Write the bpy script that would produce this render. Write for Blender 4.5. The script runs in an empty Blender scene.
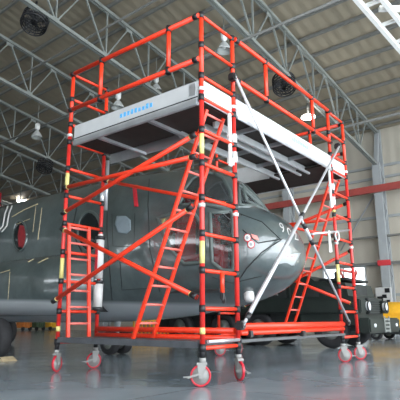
import bpy, bmesh, math, random
from mathutils import Vector, Matrix
from mathutils.bvhtree import BVHTree
random.seed(7)
V = Vector
C = bpy.context.scene.collection
PI = math.pi

# ------------------------------------------------------------------ camera
CAM = V((-5.06646, -3.91637, 0.80429))
CR = V((0.61527969, -0.7883021, -0.00327227)).normalized()
CU = V((-0.18184845, -0.1459716, 0.97243171)).normalized()
CF = V((0.76704762, 0.59772242, 0.23316487)).normalized()
FPX = 496.376
def ray(px, py):
    return (CF + CR * ((px - 200) / FPX) - CU * ((py - 200) / FPX)).normalized()
def at(px, py, **k):
    d = ray(px, py); ax = 'xyz'.index(list(k)[0]); v = list(k.values())[0]
    return CAM + d * ((v - CAM[ax]) / d[ax])
def proj(p):
    d = V(p) - CAM; w = d.dot(CF)
    return 200 + FPX * d.dot(CR) / w, 200 - FPX * d.dot(CU) / w
cd = bpy.data.cameras.new('camera'); cam = bpy.data.objects.new('camera', cd); C.objects.link(cam)
M = Matrix((CR, CU, -CF)).transposed().to_4x4(); M.translation = CAM
cam.matrix_world = M
cd.sensor_width = 36; cd.lens = 36 * FPX / 400; cd.clip_end = 500; cd.clip_start = .05
bpy.context.scene.camera = cam

# ------------------------------------------------------------------ materials
MATS = {}
def mat(name, col, rough=.5, metal=0, var=0, scale=8, bump=0, emit=None, estr=1, spec=.5, coat=0, stretch=None):
    if name in MATS: return MATS[name]
    m = bpy.data.materials.new(name); m.use_nodes = True
    nt = m.node_tree; b = nt.nodes['Principled BSDF']
    b.inputs['Base Color'].default_value = (*col, 1)
    b.inputs['Roughness'].default_value = rough; b.inputs['Metallic'].default_value = metal
    b.inputs['Specular IOR Level'].default_value = spec
    b.inputs['Coat Weight'].default_value = coat; b.inputs['Coat Roughness'].default_value = .12
    if emit:
        b.inputs['Emission Color'].default_value = (*emit, 1); b.inputs['Emission Strength'].default_value = estr
    tc = nt.nodes.new('ShaderNodeTexCoord'); mp = nt.nodes.new('ShaderNodeMapping')
    nt.links.new(tc.outputs['Object'], mp.inputs[0])
    if stretch: mp.inputs['Scale'].default_value = stretch
    n = nt.nodes.new('ShaderNodeTexNoise'); n.inputs['Scale'].default_value = scale; n.inputs['Detail'].default_value = 6
    nt.links.new(mp.outputs[0], n.inputs['Vector'])
    r = nt.nodes.new('ShaderNodeValToRGB')
    lo = max(.02, 1 - var); hi = 1 + var
    r.color_ramp.elements[0].color = (*[min(1, c * lo) for c in col], 1); r.color_ramp.elements[0].position = .3
    r.color_ramp.elements[1].color = (*[min(1, c * hi) for c in col], 1); r.color_ramp.elements[1].position = .7
    nt.links.new(n.outputs['Fac'], r.inputs[0]); nt.links.new(r.outputs[0], b.inputs['Base Color'])
    if bump:
        bp = nt.nodes.new('ShaderNodeBump'); bp.inputs['Strength'].default_value = bump; bp.inputs['Distance'].default_value = .02
        nt.links.new(n.outputs['Fac'], bp.inputs['Height']); nt.links.new(bp.outputs[0], b.inputs['Normal'])
    MATS[name] = m; return m
def glassmat(name, tint=(.6, .65, .65), gloss=.25, dust=0.0):
    m = bpy.data.materials.new(name); m.use_nodes = True; nt = m.node_tree
    for x in list(nt.nodes): nt.nodes.remove(x)
    o = nt.nodes.new('ShaderNodeOutputMaterial'); mx = nt.nodes.new('ShaderNodeMixShader')
    t = nt.nodes.new('ShaderNodeBsdfTransparent'); g = nt.nodes.new('ShaderNodeBsdfGlossy')
    t.inputs[0].default_value = (*tint, 1); g.inputs['Roughness'].default_value = .08
    lw = nt.nodes.new('ShaderNodeLayerWeight'); lw.inputs[0].default_value = gloss
    df = nt.nodes.new('ShaderNodeBsdfDiffuse'); df.inputs[0].default_value = (.3, .34, .35, 1) if dust < .4 else (.7, .72, .7, 1); m2 = nt.nodes.new('ShaderNodeMixShader'); m2.inputs[0].default_value = dust
    nt.links.new(t.outputs[0], m2.inputs[1]); nt.links.new(df.outputs[0], m2.inputs[2])
    nt.links.new(lw.outputs['Fresnel'], mx.inputs[0]); nt.links.new(m2.outputs[0], mx.inputs[1]); nt.links.new(g.outputs[0], mx.inputs[2])
    nt.links.new(mx.outputs[0], o.inputs[0]); return m

M_orange = mat('orange_red_fibreglass', (.74, .040, .012), .35, var=.08, scale=20)
M_pink = mat('faded_red_fibreglass', (.60, .028, .022), .35, var=.12, scale=14)
M_pole = mat('pole_aluminium', (.5, .51, .53), .35, metal=.3, var=.08)
M_colg = mat('pale_column_paint', (.34, .36, .37), .5, var=.06, scale=2)
M_black = mat('black_plastic', (.012, .012, .014), .45, var=.2)
M_alu = mat('aluminium', (.6, .62, .65), .3, metal=.6, var=.06, scale=6)
M_aluw = mat('pale_aluminium', (.56, .57, .58), .38, metal=.15, var=.05, scale=5)
M_slab = mat('mill_aluminium', (.55, .57, .6), .33, metal=.75, var=.12, scale=3)
M_dark = mat('dark_grey_board', (.07, .075, .085), .5, var=.2, scale=10)
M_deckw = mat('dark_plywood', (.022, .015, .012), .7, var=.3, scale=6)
M_white = mat('white_paint', (.55, .55, .54), .45, var=.04)
M_plank = mat('worn_grey_plank', (.07, .075, .08), .5, var=.2, scale=6)
M_yellow = mat('yellow_tape', (.62, .55, .2), .5, var=.05)
M_fork = mat('caster_grey_paint', (.26, .26, .25), .4, var=.1)
M_wheelred = mat('red_polyurethane', (.52, .012, .03), .35, var=.05)
M_steelg = mat('grey_steel_paint', (.22, .235, .22), .5, var=.06, scale=2)
M_purlin = mat('purlin_grey', (.17, .17, .16), .6, var=.06)
M_rust = mat('red_oxide_beam', (.33, .055, .045), .55, var=.15, scale=3)
M_rubber = mat('tyre_rubber', (.018, .018, .02), .75, var=.2, scale=20)
M_truck = mat('olive_truck_paint', (.016, .023, .020), .45, var=.25, scale=2)
M_truckd = mat('dark_truck_parts', (.02, .024, .024), .6, var=.3, scale=4)
M_lens = mat('headlamp_lens', (.85, .88, .9), .1, var=.02)
M_ylw = mat('yellow_machine_paint', (.85, .45, .03), .4, var=.06)
M_orng = mat('orange_equipment', (.55, .17, .03), .6, var=.3, scale=4)
M_grn = mat('green_equipment', (.06, .10, .05), .6, var=.3, scale=4)
M_brown = mat('brown_cabinet', (.16, .08, .05), .6, var=.15)
M_redc = mat('red_cover_cloth', (.55, .02, .035), .75, var=.2, scale=9, bump=.3)
M_interior = mat('cockpit_interior', (.02, .023, .024), .7, var=.2)
M_tanline = mat('tan_seam_and_highlight', (.5, .42, .25), .6, var=.3, scale=30)
M_dkline = mat('dark_seam_and_shadow', (.015, .02, .02), .6)
M_sky = mat('blue_sticker_ink', (.1, .42, .8), .5, var=.3, scale=40)
M_green = mat('pale_green_ink', (.25, .75, .65), .5, var=.2, scale=40)
M_wglass = glassmat('lamp_glass', (.9, .92, .92), .2, .45)
M_glass = glassmat('cockpit_glass', (.55, .6, .6), .4, .10)

def principled_custom(name): 
    m = bpy.data.materials.new(name); m.use_nodes = True; return m, m.node_tree, m.node_tree.nodes['Principled BSDF']
# floor: worn sealed concrete
def floor_mat():
    m, nt, b = principled_custom('sealed_concrete')
    tc = nt.nodes.new('ShaderNodeTexCoord')
    n1 = nt.nodes.new('ShaderNodeTexNoise'); n1.inputs['Scale'].default_value = .7; n1.inputs['Detail'].default_value = 8
    n2 = nt.nodes.new('ShaderNodeTexNoise'); n2.inputs['Scale'].default_value = 1.5; n2.inputs['Detail'].default_value = 4
    nt.links.new(tc.outputs['Object'], n1.inputs['Vector']); nt.links.new(tc.outputs['Object'], n2.inputs['Vector'])
    r = nt.nodes.new('ShaderNodeValToRGB'); r.color_ramp.elements[0].position = .35; r.color_ramp.elements[1].position = .7
    r.color_ramp.elements[0].color = (.22, .265, .30, 1); r.color_ramp.elements[1].color = (.31, .36, .40, 1)
    nt.links.new(n1.outputs['Fac'], r.inputs[0])
    br = nt.nodes.new('ShaderNodeTexBrick'); br.offset = 0
    br.inputs['Color1'].default_value = (1, 1, 1, 1); br.inputs['Color2'].default_value = (1, 1, 1, 1); br.inputs['Mortar'].default_value = (.55, .55, .55, 1)
    br.inputs['Scale'].default_value = 1; br.inputs['Brick Width'].default_value = 5; br.inputs['Row Height'].default_value = 5; br.inputs['Mortar Size'].default_value = .012
    nt.links.new(tc.outputs['Object'], br.inputs['Vector'])
    mx = nt.nodes.new('ShaderNodeMix'); mx.data_type = 'RGBA'; mx.blend_type = 'MULTIPLY'; mx.inputs[0].default_value = 1
    nt.links.new(r.outputs[0], mx.inputs[6]); nt.links.new(br.outputs['Color'], mx.inputs[7]); nt.links.new(mx.outputs[2], b.inputs['Base Color'])
    mr = nt.nodes.new('ShaderNodeMapRange'); mr.inputs[1].default_value = .35; mr.inputs[2].default_value = .7; mr.inputs[3].default_value = .13; mr.inputs[4].default_value = .2
    nt.links.new(n2.outputs['Fac'], mr.inputs[0]); nt.links.new(mr.outputs[0], b.inputs['Roughness'])
    bp = nt.nodes.new('ShaderNodeBump'); bp.inputs['Strength'].default_value = .015; bp.inputs['Distance'].default_value = .01
    nt.links.new(n2.outputs['Fac'], bp.inputs['Height']); nt.links.new(bp.outputs[0], b.inputs['Normal'])
    b.inputs['Specular IOR Level'].default_value = .5
    return m
def fuselage_mat():
    m, nt, b = principled_custom('aged_green_grey_paint')
    tc = nt.nodes.new('ShaderNodeTexCoord'); g = nt.nodes.new('ShaderNodeNewGeometry')
    n = nt.nodes.new('ShaderNodeTexNoise'); n.inputs['Scale'].default_value = 1.6; n.inputs['Detail'].default_value = 10; n.inputs['Roughness'].default_value = .65
    nt.links.new(tc.outputs['Object'], n.inputs['Vector'])
    r = nt.nodes.new('ShaderNodeValToRGB'); r.color_ramp.elements[0].position = .3; r.color_ramp.elements[1].position = .72
    r.color_ramp.elements[0].color = (.036, .052, .052, 1); r.color_ramp.elements[1].color = (.092, .117, .120, 1)
    nt.links.new(n.outputs['Fac'], r.inputs[0])
    sx = nt.nodes.new('ShaderNodeSeparateXYZ'); nt.links.new(g.outputs['Position'], sx.inputs[0])
    # two-tone scheme: paler belly below a soft spray line that climbs at the nose
    ma = nt.nodes.new('ShaderNodeMath'); ma.operation = 'MULTIPLY_ADD'; ma.inputs[1].default_value = .035; ma.inputs[2].default_value = 1.00
    nt.links.new(sx.outputs[1], ma.inputs[0])
    sb = nt.nodes.new('ShaderNodeMath'); sb.operation = 'SUBTRACT'; nt.links.new(ma.outputs[0], sb.inputs[0]); nt.links.new(sx.outputs[2], sb.inputs[1])
    mr = nt.nodes.new('ShaderNodeMapRange'); mr.inputs[1].default_value = -.04; mr.inputs[2].default_value = .04
    nt.links.new(sb.outputs[0], mr.inputs[0])
    mx = nt.nodes.new('ShaderNodeMix'); mx.data_type = 'RGBA'; nt.links.new(mr.outputs[0], mx.inputs[0])
    nt.links.new(r.outputs[0], mx.inputs[6]); mx.inputs[7].default_value = (.40, .425, .44, 1)
    nt.links.new(mx.outputs[2], b.inputs['Base Color'])
    b.inputs['Roughness'].default_value = .28; b.inputs['Coat Weight'].default_value = 1.0; b.inputs['Coat IOR'].default_value = 1.7; b.inputs['Coat Roughness'].default_value = .1
    n2 = nt.nodes.new('ShaderNodeTexNoise'); n2.inputs['Scale'].default_value = 3; n2.inputs['Detail'].default_value = 3
    nt.links.new(tc.outputs['Object'], n2.inputs['Vector'])
    bp = nt.nodes.new('ShaderNodeBump'); bp.inputs['Strength'].default_value = .25; bp.inputs['Distance'].default_value = .03
    nt.links.new(n2.outputs['Fac'], bp.inputs['Height']); nt.links.new(bp.outputs[0], b.inputs['Normal'])
    nt.links.new(bp.outputs[0], b.inputs['Coat Normal'])
    return m
def panel_mat(name, col, axis, period, depth=.35, rough=.6):
    m, nt, b = principled_custom(name)
    tc = nt.nodes.new('ShaderNodeTexCoord'); sx = nt.nodes.new('ShaderNodeSeparateXYZ'); nt.links.new(tc.outputs['Object'], sx.inputs[0])
    mu = nt.nodes.new('ShaderNodeMath'); mu.operation = 'MULTIPLY'; mu.inputs[1].default_value = 2 * PI / period
    nt.links.new(sx.outputs[axis], mu.inputs[0])
    sn = nt.nodes.new('ShaderNodeMath'); sn.operation = 'SINE'; nt.links.new(mu.outputs[0], sn.inputs[0])
    bp = nt.nodes.new('ShaderNodeBump'); bp.inputs['Strength'].default_value = depth; bp.inputs['Distance'].default_value = .03
    nt.links.new(sn.outputs[0], bp.inputs['Height']); nt.links.new(bp.outputs[0], b.inputs['Normal'])
    n = nt.nodes.new('ShaderNodeTexNoise'); n.inputs['Scale'].default_value = .6; n.inputs['Detail'].default_value = 5; nt.links.new(tc.outputs['Object'], n.inputs['Vector'])
    r = nt.nodes.new('ShaderNodeValToRGB'); r.color_ramp.elements[0].position = .3; r.color_ramp.elements[1].position = .7
    r.color_ramp.elements[0].color = (*[c * .92 for c in col], 1); r.color_ramp.elements[1].color = (*[min(1, c * 1.06) for c in col], 1)
    nt.links.new(n.outputs['Fac'], r.inputs[0]); nt.links.new(r.outputs[0], b.inputs['Base Color'])
    b.inputs['Roughness'].default_value = rough
    return m
M_floor = floor_mat(); M_fus = fuselage_mat()
M_roof = panel_mat('beige_roof_lining', (.315, .27, .2), 1, .45, .25)
M_wall = panel_mat('beige_wall_panel', (.50, .46, .385), 1, .5, .2)
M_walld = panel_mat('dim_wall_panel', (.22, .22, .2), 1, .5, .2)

# ------------------------------------------------------------------ mesh helpers
class MB:
    def __init__(s): s.bm = bmesh.new()
    def tube(s, a, b, r, n=12, r2=None, cap=True):
        a = V(a); b = V(b); d = b - a
        if d.length < 1e-6: return s
        d.normalize(); t = V((0, 0, 1)) if abs(d.z) < .9 else V((1, 0, 0))
        u = d.cross(t).normalized(); w = d.cross(u); r2 = r if r2 is None else r2
        A = [s.bm.verts.new(a + (u * math.cos(2*PI*i/n) + w * math.sin(2*PI*i/n)) * r) for i in range(n)]
        B = [s.bm.verts.new(b + (u * math.cos(2*PI*i/n) + w * math.sin(2*PI*i/n)) * r2) for i in range(n)]
        for i in range(n):
            f = s.bm.faces.new((A[i], A[(i+1) % n], B[(i+1) % n], B[i])); f.smooth = True
        if cap: s.bm.faces.new(A[::-1]); s.bm.faces.new(B)
        return s
    def path(s, pts, r, n=8):
        q = [V(pts[0])]
        for p in pts[1:]:
            if (V(p)-q[-1]).length > r*.8: q.append(V(p))
        if len(q) < 2: q.append(V(pts[-1]) + V((0, 0, 1e-3)))
        closed = (V(pts[0])-V(pts[-1])).length < 1e-5
        if closed and (q[0]-q[-1]).length < r*.8: q[-1] = q[0].copy()
        m_ = len(q); rings = []; u = None
        for i in range(m_):
            if closed: t = q[1]-q[m_-2] if i in (0, m_-1) else q[i+1]-q[i-1]
            else: t = q[min(i+1, m_-1)]-q[max(i-1, 0)]
            t.normalize()
            if u is None: u = t.orthogonal().normalized()
            u = (u - t*u.dot(t)).normalized(); w = t.cross(u)
            rings.append([s.bm.verts.new(q[i] + (u*math.cos(2*PI*k/n) + w*math.sin(2*PI*k/n))*r) for k in range(n)])
        for A, B in zip(rings, rings[1:]):
            for k in range(n):
                f = s.bm.faces.new((A[k], A[(k+1) % n], B[(k+1) % n], B[k])); f.smooth = True
        s.bm.faces.new(rings[0]); s.bm.faces.new(rings[-1])
        return s
    def box(s, c, size, rot=None, bev=0):
        b2 = bmesh.new(); bmesh.ops.create_cube(b2, size=1)
        for v in b2.verts: v.co = V((v.co.x*size[0], v.co.y*size[1], v.co.z*size[2]))
        if bev: bmesh.ops.bevel(b2, geom=b2.edges[:], offset=bev, segments=2, affect='EDGES')
        R = rot if rot is not None else Matrix.Identity(3)
        mp = {}
        for v in b2.verts: mp[v] = s.bm.verts.new(R @ v.co + V(c))
        for f in b2.faces: s.bm.faces.new([mp[v] for v in f.verts])
        b2.free(); return s
    def bb(s, lo, hi, bev=0):
        lo = V(lo); hi = V(hi); return s.box((lo + hi)/2, hi - lo, None, bev)
    def bar(s, a, b, w, h, up=(0, 0, 1)):
        a = V(a); b = V(b); d = (b - a); L = d.length; d.normalize(); u = V(up)
        x = d.cross(u)
        if x.length < 1e-4: u = V((0, 1, 0)); x = d.cross(u)
        x.normalize(); z = x.cross(d)
        return s.box((a+b)/2, (w, L, h), Matrix((x, d, z)).transposed())
    def lathe(s, prof, o, axis=(0, 0, 1), n=24):
        d = V(axis).normalized(); t = V((0, 0, 1)) if abs(d.z) < .9 else V((1, 0, 0))
        u = d.cross(t).normalized(); w = d.cross(u); o = V(o); rings = []
        for (r, h) in prof:
            if r < 1e-5: rings.append([s.bm.verts.new(o + d*h)])
            else: rings.append([s.bm.verts.new(o + d*h + (u*math.cos(2*PI*i/n) + w*math.sin(2*PI*i/n))*r) for i in range(n)])
        for A, B in zip(rings, rings[1:]):
            for i in range(n):
                j = (i+1) % n
                if len(A) == 1 and len(B) == 1: continue
                if len(A) == 1: f = s.bm.faces.new((A[0], B[j], B[i]))
                elif len(B) == 1: f = s.bm.faces.new((A[i], A[j], B[0]))
                else: f = s.bm.faces.new((A[i], A[j], B[j], B[i]))
                f.smooth = True
        return s
    def torus(s, o, axis, R, r, n=28, m=10, arc=2*PI):
        d = V(axis).normalized(); t = V((0, 0, 1)) if abs(d.z) < .9 else V((1, 0, 0))
        u = d.cross(t).normalized(); w = d.cross(u); o = V(o); rings = []
        for i in range(n):
            a = 2*PI*i/n; e = u*math.cos(a) + w*math.sin(a)
            rings.append([s.bm.verts.new(o + e*(R + r*math.cos(2*PI*k/m)) + d*(r*math.sin(2*PI*k/m))) for k in range(m)])
        for i in range(n):
            A = rings[i]; B = rings[(i+1) % n]
            for k in range(m):
                f = s.bm.faces.new((A[k], B[k], B[(k+1) % m], A[(k+1) % m])); f.smooth = True
        return s
    def poly(s, pts, th, nrm):      # flat polygon with thickness
        nrm = V(nrm).normalized() * th
        A = [s.bm.verts.new(V(p)) for p in pts]; B = [s.bm.verts.new(V(p) + nrm) for p in pts]
        s.bm.faces.new(A[::-1]); s.bm.faces.new(B); n = len(pts)
        for i in range(n): s.bm.faces.new((A[i], A[(i+1) % n], B[(i+1) % n], B[i]))
        return s
    def build(s, name, m, parent=None):
        bmesh.ops.recalc_face_normals(s.bm, faces=s.bm.faces[:])
        off = V((0, 0, 0))
        if parent is not None: off = wloc(parent)
        for v in s.bm.verts: v.co -= off
        me = bpy.data.meshes.new(name); s.bm.to_mesh(me); s.bm.free(); me.materials.append(m)
        o = bpy.data.objects.new(name, me); C.objects.link(o)
        if parent is not None: o.parent = parent
        return o
def wloc(o):
    p = V(o.location)
    while o.parent: o = o.parent; p += V(o.location)
    return p
def thing(name, label, cat, loc=(0, 0, 0), group=None):
    o = bpy.data.objects.new(name, None); C.objects.link(o); o.location = loc; o.empty_display_size = .1
    o['label'] = label; o['category'] = cat
    if group: o['group'] = group
    return o
def tag(o, label, cat, group=None):
    o['label'] = label; o['category'] = cat
    if group: o['group'] = group
    return o
def st(o): o['kind'] = 'structure'; return o
def copy_tree(o, parent=None):
    c = o.copy(); C.objects.link(c); c.parent = parent
    for ch in list(o.children): copy_tree(ch, c)
    return c

# ------------------------------------------------------------------ hangar
PH = -0.030
EX = V((math.cos(PH), math.sin(PH), 0)); EY = V((-math.sin(PH), math.cos(PH), 0)); EZ = V((0, 0, 1))
def H(x, y, z): return EX*x + EY*y + EZ*z
RH = Matrix((EX, EY, EZ)).transposed()
XW, ZE, SL, XR = 19.4, 10.17, .162, -14.0
BAY, Y0 = 5.1, 4.2
YF, YD = 46.0, -14.0
def zr(x): return ZE + SL*(XW - x) if x > XR else ZE + SL*(XW - XR) - SL*(XR - x)
st(MB().poly([H(-50, -90, -.1), H(60, -90, -.1), H(60, 75, -.1), H(-50, 75, -.1)], .1, EZ).build('floor', M_floor))
st(MB().poly([H(XR, YD, zr(XR)+.12), H(XW+.3, YD, ZE+.07), H(XW+.3, YF, ZE+.07), H(XR, YF, zr(XR)+.12)], .1, EZ).build('ceiling', M_roof))
st(MB().poly([H(XR, YD, zr(XR)+.12), H(-50, YD, zr(-50)+.12), H(-50, YF, zr(-50)+.12), H(XR, YF, zr(XR)+.12)], .1, EZ).build('ceiling_far_slope', M_roof))
# right wall with a window opening
wy0, wy1, wz0, wz1 = 5.45, 7.7, 1.1, 3.33
mb = MB()
def wallpiece(y0, y1, z0, z1): mb.box(H(XW+.15, (y0+y1)/2, (z0+z1)/2), (.2, y1-y0, z1-z0), RH)
wallpiece(YD, wy0, 0, ZE+.1); wallpiece(wy1, YF, 0, ZE+.1); wallpiece(wy0, wy1, wz1, ZE+.1); wallpiece(wy0, wy1, 0, wz0)
st(mb.build('wall_right', M_wall))
mb = MB()
for (a, b) in (((wy0, wz0), (wy1, wz0)), ((wy0, wz1), (wy1, wz1)), ((wy0, wz0), (wy0, wz1)), ((wy1, wz0), (wy1, wz1)), (((wy0+wy1)/2, wz0), ((wy0+wy1)/2, wz1))):
    mb.bar(H(XW, a[0], a[1]), H(XW, b[0], b[1]), .08, .08)
wf = st(mb.build('window_1', M_aluw))
MB().poly([H(XW+.1, wy0, wz0), H(XW+.1, wy1, wz0), H(XW+.1, wy1, wz1), H(XW+.1, wy0, wz1)], .01, EX).build('pane', glassmat('window_glass', (.9, .93, .93), .15), wf)
# left wall, far wall with a low open door
st(MB().box(H(-50.1, (YD+YF)/2, 3.2), (.2, YF-YD, 6.4), RH).build('wall_left', M_walld))
mb = MB()
mb.box(H(-15, YF, 5.5), (70, .2, 11), RH); mb.box(H(23, YF, 5.5), (6, .2, 11), RH)
mb.box(H(22.5-.25, YF, 2.4), (.5, .2, 4.8), RH)
# gable above
mb.poly([H(-50, YF, 4), H(XW, YF, 4), H(XW, YF, ZE), H(XR, YF, zr(XR)), H(-50, YF, zr(-50))], .1, EY)
st(mb.build('wall_back', M_walld))
M_lwin = mat('daylit_window', (.8, .85, .9), .3, emit=(.9, .96, 1), estr=7)
for wi, pxx in enumerate((95, 140)):
    cc = at(pxx, 300, y=YF-.4 - (0))
    lx = (cc - EY*0).dot(EX)
    wo = st(MB().box(H(lx, YF-.13, 6.0), (1.0, .05, 4.6), RH).build('window_%d' % (wi+2), M_lwin))
    mb = MB()
    for dx in (-.52, 0, .52): mb.box(H(lx+dx, YF-.17, 6.0), (.06, .06, 4.7), RH)
    for dz in (-2.33, -.8, .8, 2.33): mb.box(H(lx, YF-.17, 6.0+dz), (1.1, .06, .07), RH)
    mb.build('window_frame', M_aluw, wo)
# trusses
def truss(k):
    y = Y0 + BAY*k; mb = MB(); DP = 1.9
    xs = [XW - .5 - 1.1*i for i in range(32)]
    def tp(x): return H(x, y, zr(x) - .18)
    def bt(x): return H(x, y, zr(x) - .18 - DP)
    for dx in (-.055, .055):
        a = tp(XW-.3) + EY*dx; b = tp(XR) + EY*dx; mb.bar(a, b, .08, .12)
        a = bt(XW-.3) + EY*dx; b = bt(XR) + EY*dx; mb.bar(a, b, .08, .12)
    n = len(xs)
    for i in range(2, n-1, 2):
        if xs[i] < XR+1: break
        for j in (i-1, i, i+1):
            mb.bar(bt(xs[i]), tp(xs[j]), .045, .065, EY)
        mb.box(bt(xs[i]) + EZ*.08, (.26, .05, .18), RH)
    for i in range(1, n, 2):
        if xs[i] > XR: mb.box(tp(xs[i]) - EZ*.08, (.3, .05, .22), RH)
    o = mb.build('roof_truss', M_steelg); st(o)
for k in range(-2, 8): truss(k)
# purlins
mb = MB()
i = 0
x = XW - .5
while x > XR:
    mb.bar(H(x, YD, zr(x) + .02), H(x, YF, zr(x) + .02), .08, .13); x -= 1.1
st(mb.build('roof_purlins', M_purlin))
# longitudinal tie pipes
mb = MB()
for x, dz in ((XW-4.95, -2.15), (XW-11.85, -2.15), (XW-18.7, -2.15), (XW-2, -.5), (XW-14, -1.2)):
    mb.tube(H(x, YD, zr(x)+dz), H(x, YF, zr(x)+dz), .045, 8)
st(mb.build('roof_tie_pipes', M_purlin))
# columns on the right wall: two flanges laced together
def column(k):
    y = Y0 + BAY*k; mb = MB(); zt = ZE - 1.95
    mb.box(H(XW-.75, y, zt/2), (.12, .38, zt), RH); mb.box(H(XW-.15, y, ZE/2), (.12, .30, ZE), RH)
    mb.box(H(XW-.45, y, zt/2), (.5, .05, zt), RH)
    z = .3; s = 1
    while z < zt-.5:
        for sy in (-.14, .14):
            mb.bar(H(XW-.72, y+sy, z if s > 0 else z+.8), H(XW-.18, y+sy, z+.8 if s > 0 else z), .04, .06)
        z += .8; s = -s
    # knee where the truss lands
    mb.bar(H(XW-.75, y, zt-.1), H(XW-.2, y, ZE-.2), .2, .14)
    st(mb.build('wall_column', M_colg))
for k in range(-2, 8): column(k)
mb = MB()
for z in (1.9, 3.4, 5.7, 7.7, 8.3): mb.bar(H(XW-.02, YD, z), H(XW-.02, YF, z), .1, .12)
for k in range(-1, 7):   # diagonal wall bracing rods
    y = Y0 + BAY*k
    if k % 2 == 0: mb.tube(H(XW-.15, y, 7.4), H(XW-.15, y+2.4, 4.2), .04, 6)
st(mb.build('trim_1', M_colg))
st(MB().bar(H(XW-.95, YD, 6.92), H(XW-.95, YF, 6.92), .16, .34).build('trim_2', M_rust))
st(MB().bar(H(XW-.5, YD, 4.66), H(XW-.5, YF, 4.66), .25, .08).bar(H(XW-.5, YD, 3.38), H(XW-.5, YF, 3.38), .12, .1).build('trim_3', M_purlin))
# white crane girder near the camera, top right
mb = MB()
ca, cb = V((-2.0, -.62, 7.4)), V((20.0, -1.45, 7.4)); cdn = (cb-ca).normalized(); cs = V((0, 0, 1)).cross(cdn).normalized()*-1
for off in (0, .42):
    mb.bar(ca + cs*off, cb + cs*off, .09, .14)
L = (cb-ca).length; q = 0; s = 0
while q < L - .6:
    mb.bar(ca + cdn*q, ca + cdn*q + cs*.42, .07, .07)
    q += .95; s = 1 - s
mb.bar(V((5.0, -1.1, 7.45)), V((6.2, -2.6, 7.45)), .1, .1)
st(mb.build('crane_girder', mat('white_girder_paint', (.8, .8, .78), .4, var=.04)))

# ------------------------------------------------------------------ scaffold
W_, D_, L_ = .7928, 3.5879, 2.9174
ZS = [.4527 + .48*i for i in range(8)] + [.4527 + .48*7 + .3279 + .48*j for j in range(3)]
PR, RR, BR = .033, .026, .034
sc = thing('mobile_scaffold', 'tall red and orange wheeled scaffold with white platforms straddling the helicopter nose', 'scaffold', (0, 0, 0))
def prt(mb, name, m, par=sc): return mb.build(name, m, par)
posts = {'A1': (0, 0), 'A2': (W_, 0), 'C1': (W_+D_, 0), 'C2': (2*W_+D_, 0), 'B1': (0, L_), 'B2': (W_, L_), 'D1': (W_+D_, L_), 'D2': (2*W_+D_, L_)}
ztop = ZS[10] + .03
def caster(x, y, ang):
    # swivel caster with a red tyre, trailing slightly behind its stem
    d = V((math.cos(ang), math.sin(ang), 0)); ax = V((-d.y, d.x, 0)); c = V((x, y, .13)) + d*.025
    mb = MB(); mb.tube((x, y, .285), (x, y, .34), .042, 14)
    mb.box(V((x, y, .27)) + d*.01, (.13, .095, .03), Matrix((d, ax, EZ)).transposed(), .006)
    for s in (-1, 1):
        p = [c + ax*s*.034 + d*.02 + V((0, 0, -.03)), c + ax*s*.034 - d*.025 + V((0, 0, -.03)), c + ax*s*.034 - d*.075 + V((0, 0, .14)), c + ax*s*.034 + d*.04 + V((0, 0, .14))]
        mb.poly(p, .006, ax*s)
    mb.tube(c - ax*.055, c + ax*.055, .014, 10)
    f = prt(mb, 'caster_fork', M_fork)
    w = MB().lathe([(.106, -.017), (.12, -.019), (.128, -.012), (.128, .012), (.12, .019), (.106, .017), (.106, -.017)], c, ax, 32).build('tyre', M_wheelred, f)
    w.location += V((0, 0, 0))
    MB().lathe([(0, -.02), (.03, -.024), (.035, -.012), (.106, -.012), (.106, .012), (.035, .012), (.03, .024), (0, .02)], c, ax, 24).build('wheel_hub', M_fork, f)
    mb = MB(); mb.bar(c + ax*.04 + d*.02 + V((0, 0, .02)), c + ax*.04 + d*.16 + V((0, 0, -.02)), .014, .025); mb.bar(c + ax*.03 + d*.12 + V((0, 0, -.01)), c + ax*.03 + d*.21 + V((0, 0, -.015)), .045, .012)
    mb.build('brake_pedal', M_fork, f)
fwdang = {'A1': 2.47+.05, 'A2': -2.2, 'C1': -1.1, 'C2': -.8, 'B1': 3.9, 'B2': 2.9, 'D1': -.6, 'D2': 0}
# direction in the plane facing the camera: camera right = (.615,-.788) -> angle -0.908 ; left = 2.233
fwdang = {'A1': 2.23, 'A2': -2.05, 'C1': -1.0, 'C2': -.85, 'B1': .35, 'B2': 2.75, 'D1': -.7, 'D2': 0}
bands = {'A1': [(3.27, 2.98), (1.79, 1.5), (.70, .62)], 'B1': [(3.25, 2.95), (1.79, 1.45), (.7, .62)], 'C1': [(2.95, 2.8), (1.85, 1.5)]}
for nm, (x, y) in posts.items():
    lp = prt(MB().tube((x, y, ZS[0]+.02), (x, y, ZS[7]+.16), PR, 16), 'lower_post', M_pink if nm[0] != 'D' else M_orange)
    prt(MB().tube((x, y, ZS[7]+.16), (x, y, ztop), PR, 16).tube((x, y, ztop-.01), (x, y, ztop+.015), PR*.7), 'upper_post', M_orange)
    lg = prt(MB().tube((x, y, .33), (x, y, ZS[0]+.03), .036, 16).tube((x, y, ZS[0]-.04), (x, y, ZS[0]+.05), .047, 16), 'adjustable_leg', M_black)
    for z in ZS: MB().tube((x, y, z-.045), (x, y, z+.045), .043, 14).build('coupler', M_black, lp)
    MB().tube((x, y, ZS[7]+.10), (x, y, ZS[7]+.15), .046, 14).build('locking_ring', M_white, lp)
    MB().tube((x, y, ZS[4]-.13), (x, y, ZS[4]-.08), .046, 14).build('locking_ring', M_white, lp)
    for (z1, z0) in bands.get(nm, []): MB().tube((x, y, z0), (x, y, z1), PR+.002, 16).build('yellow_label', M_yellow, lp)
    caster(x, y, fwdang[nm])
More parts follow.
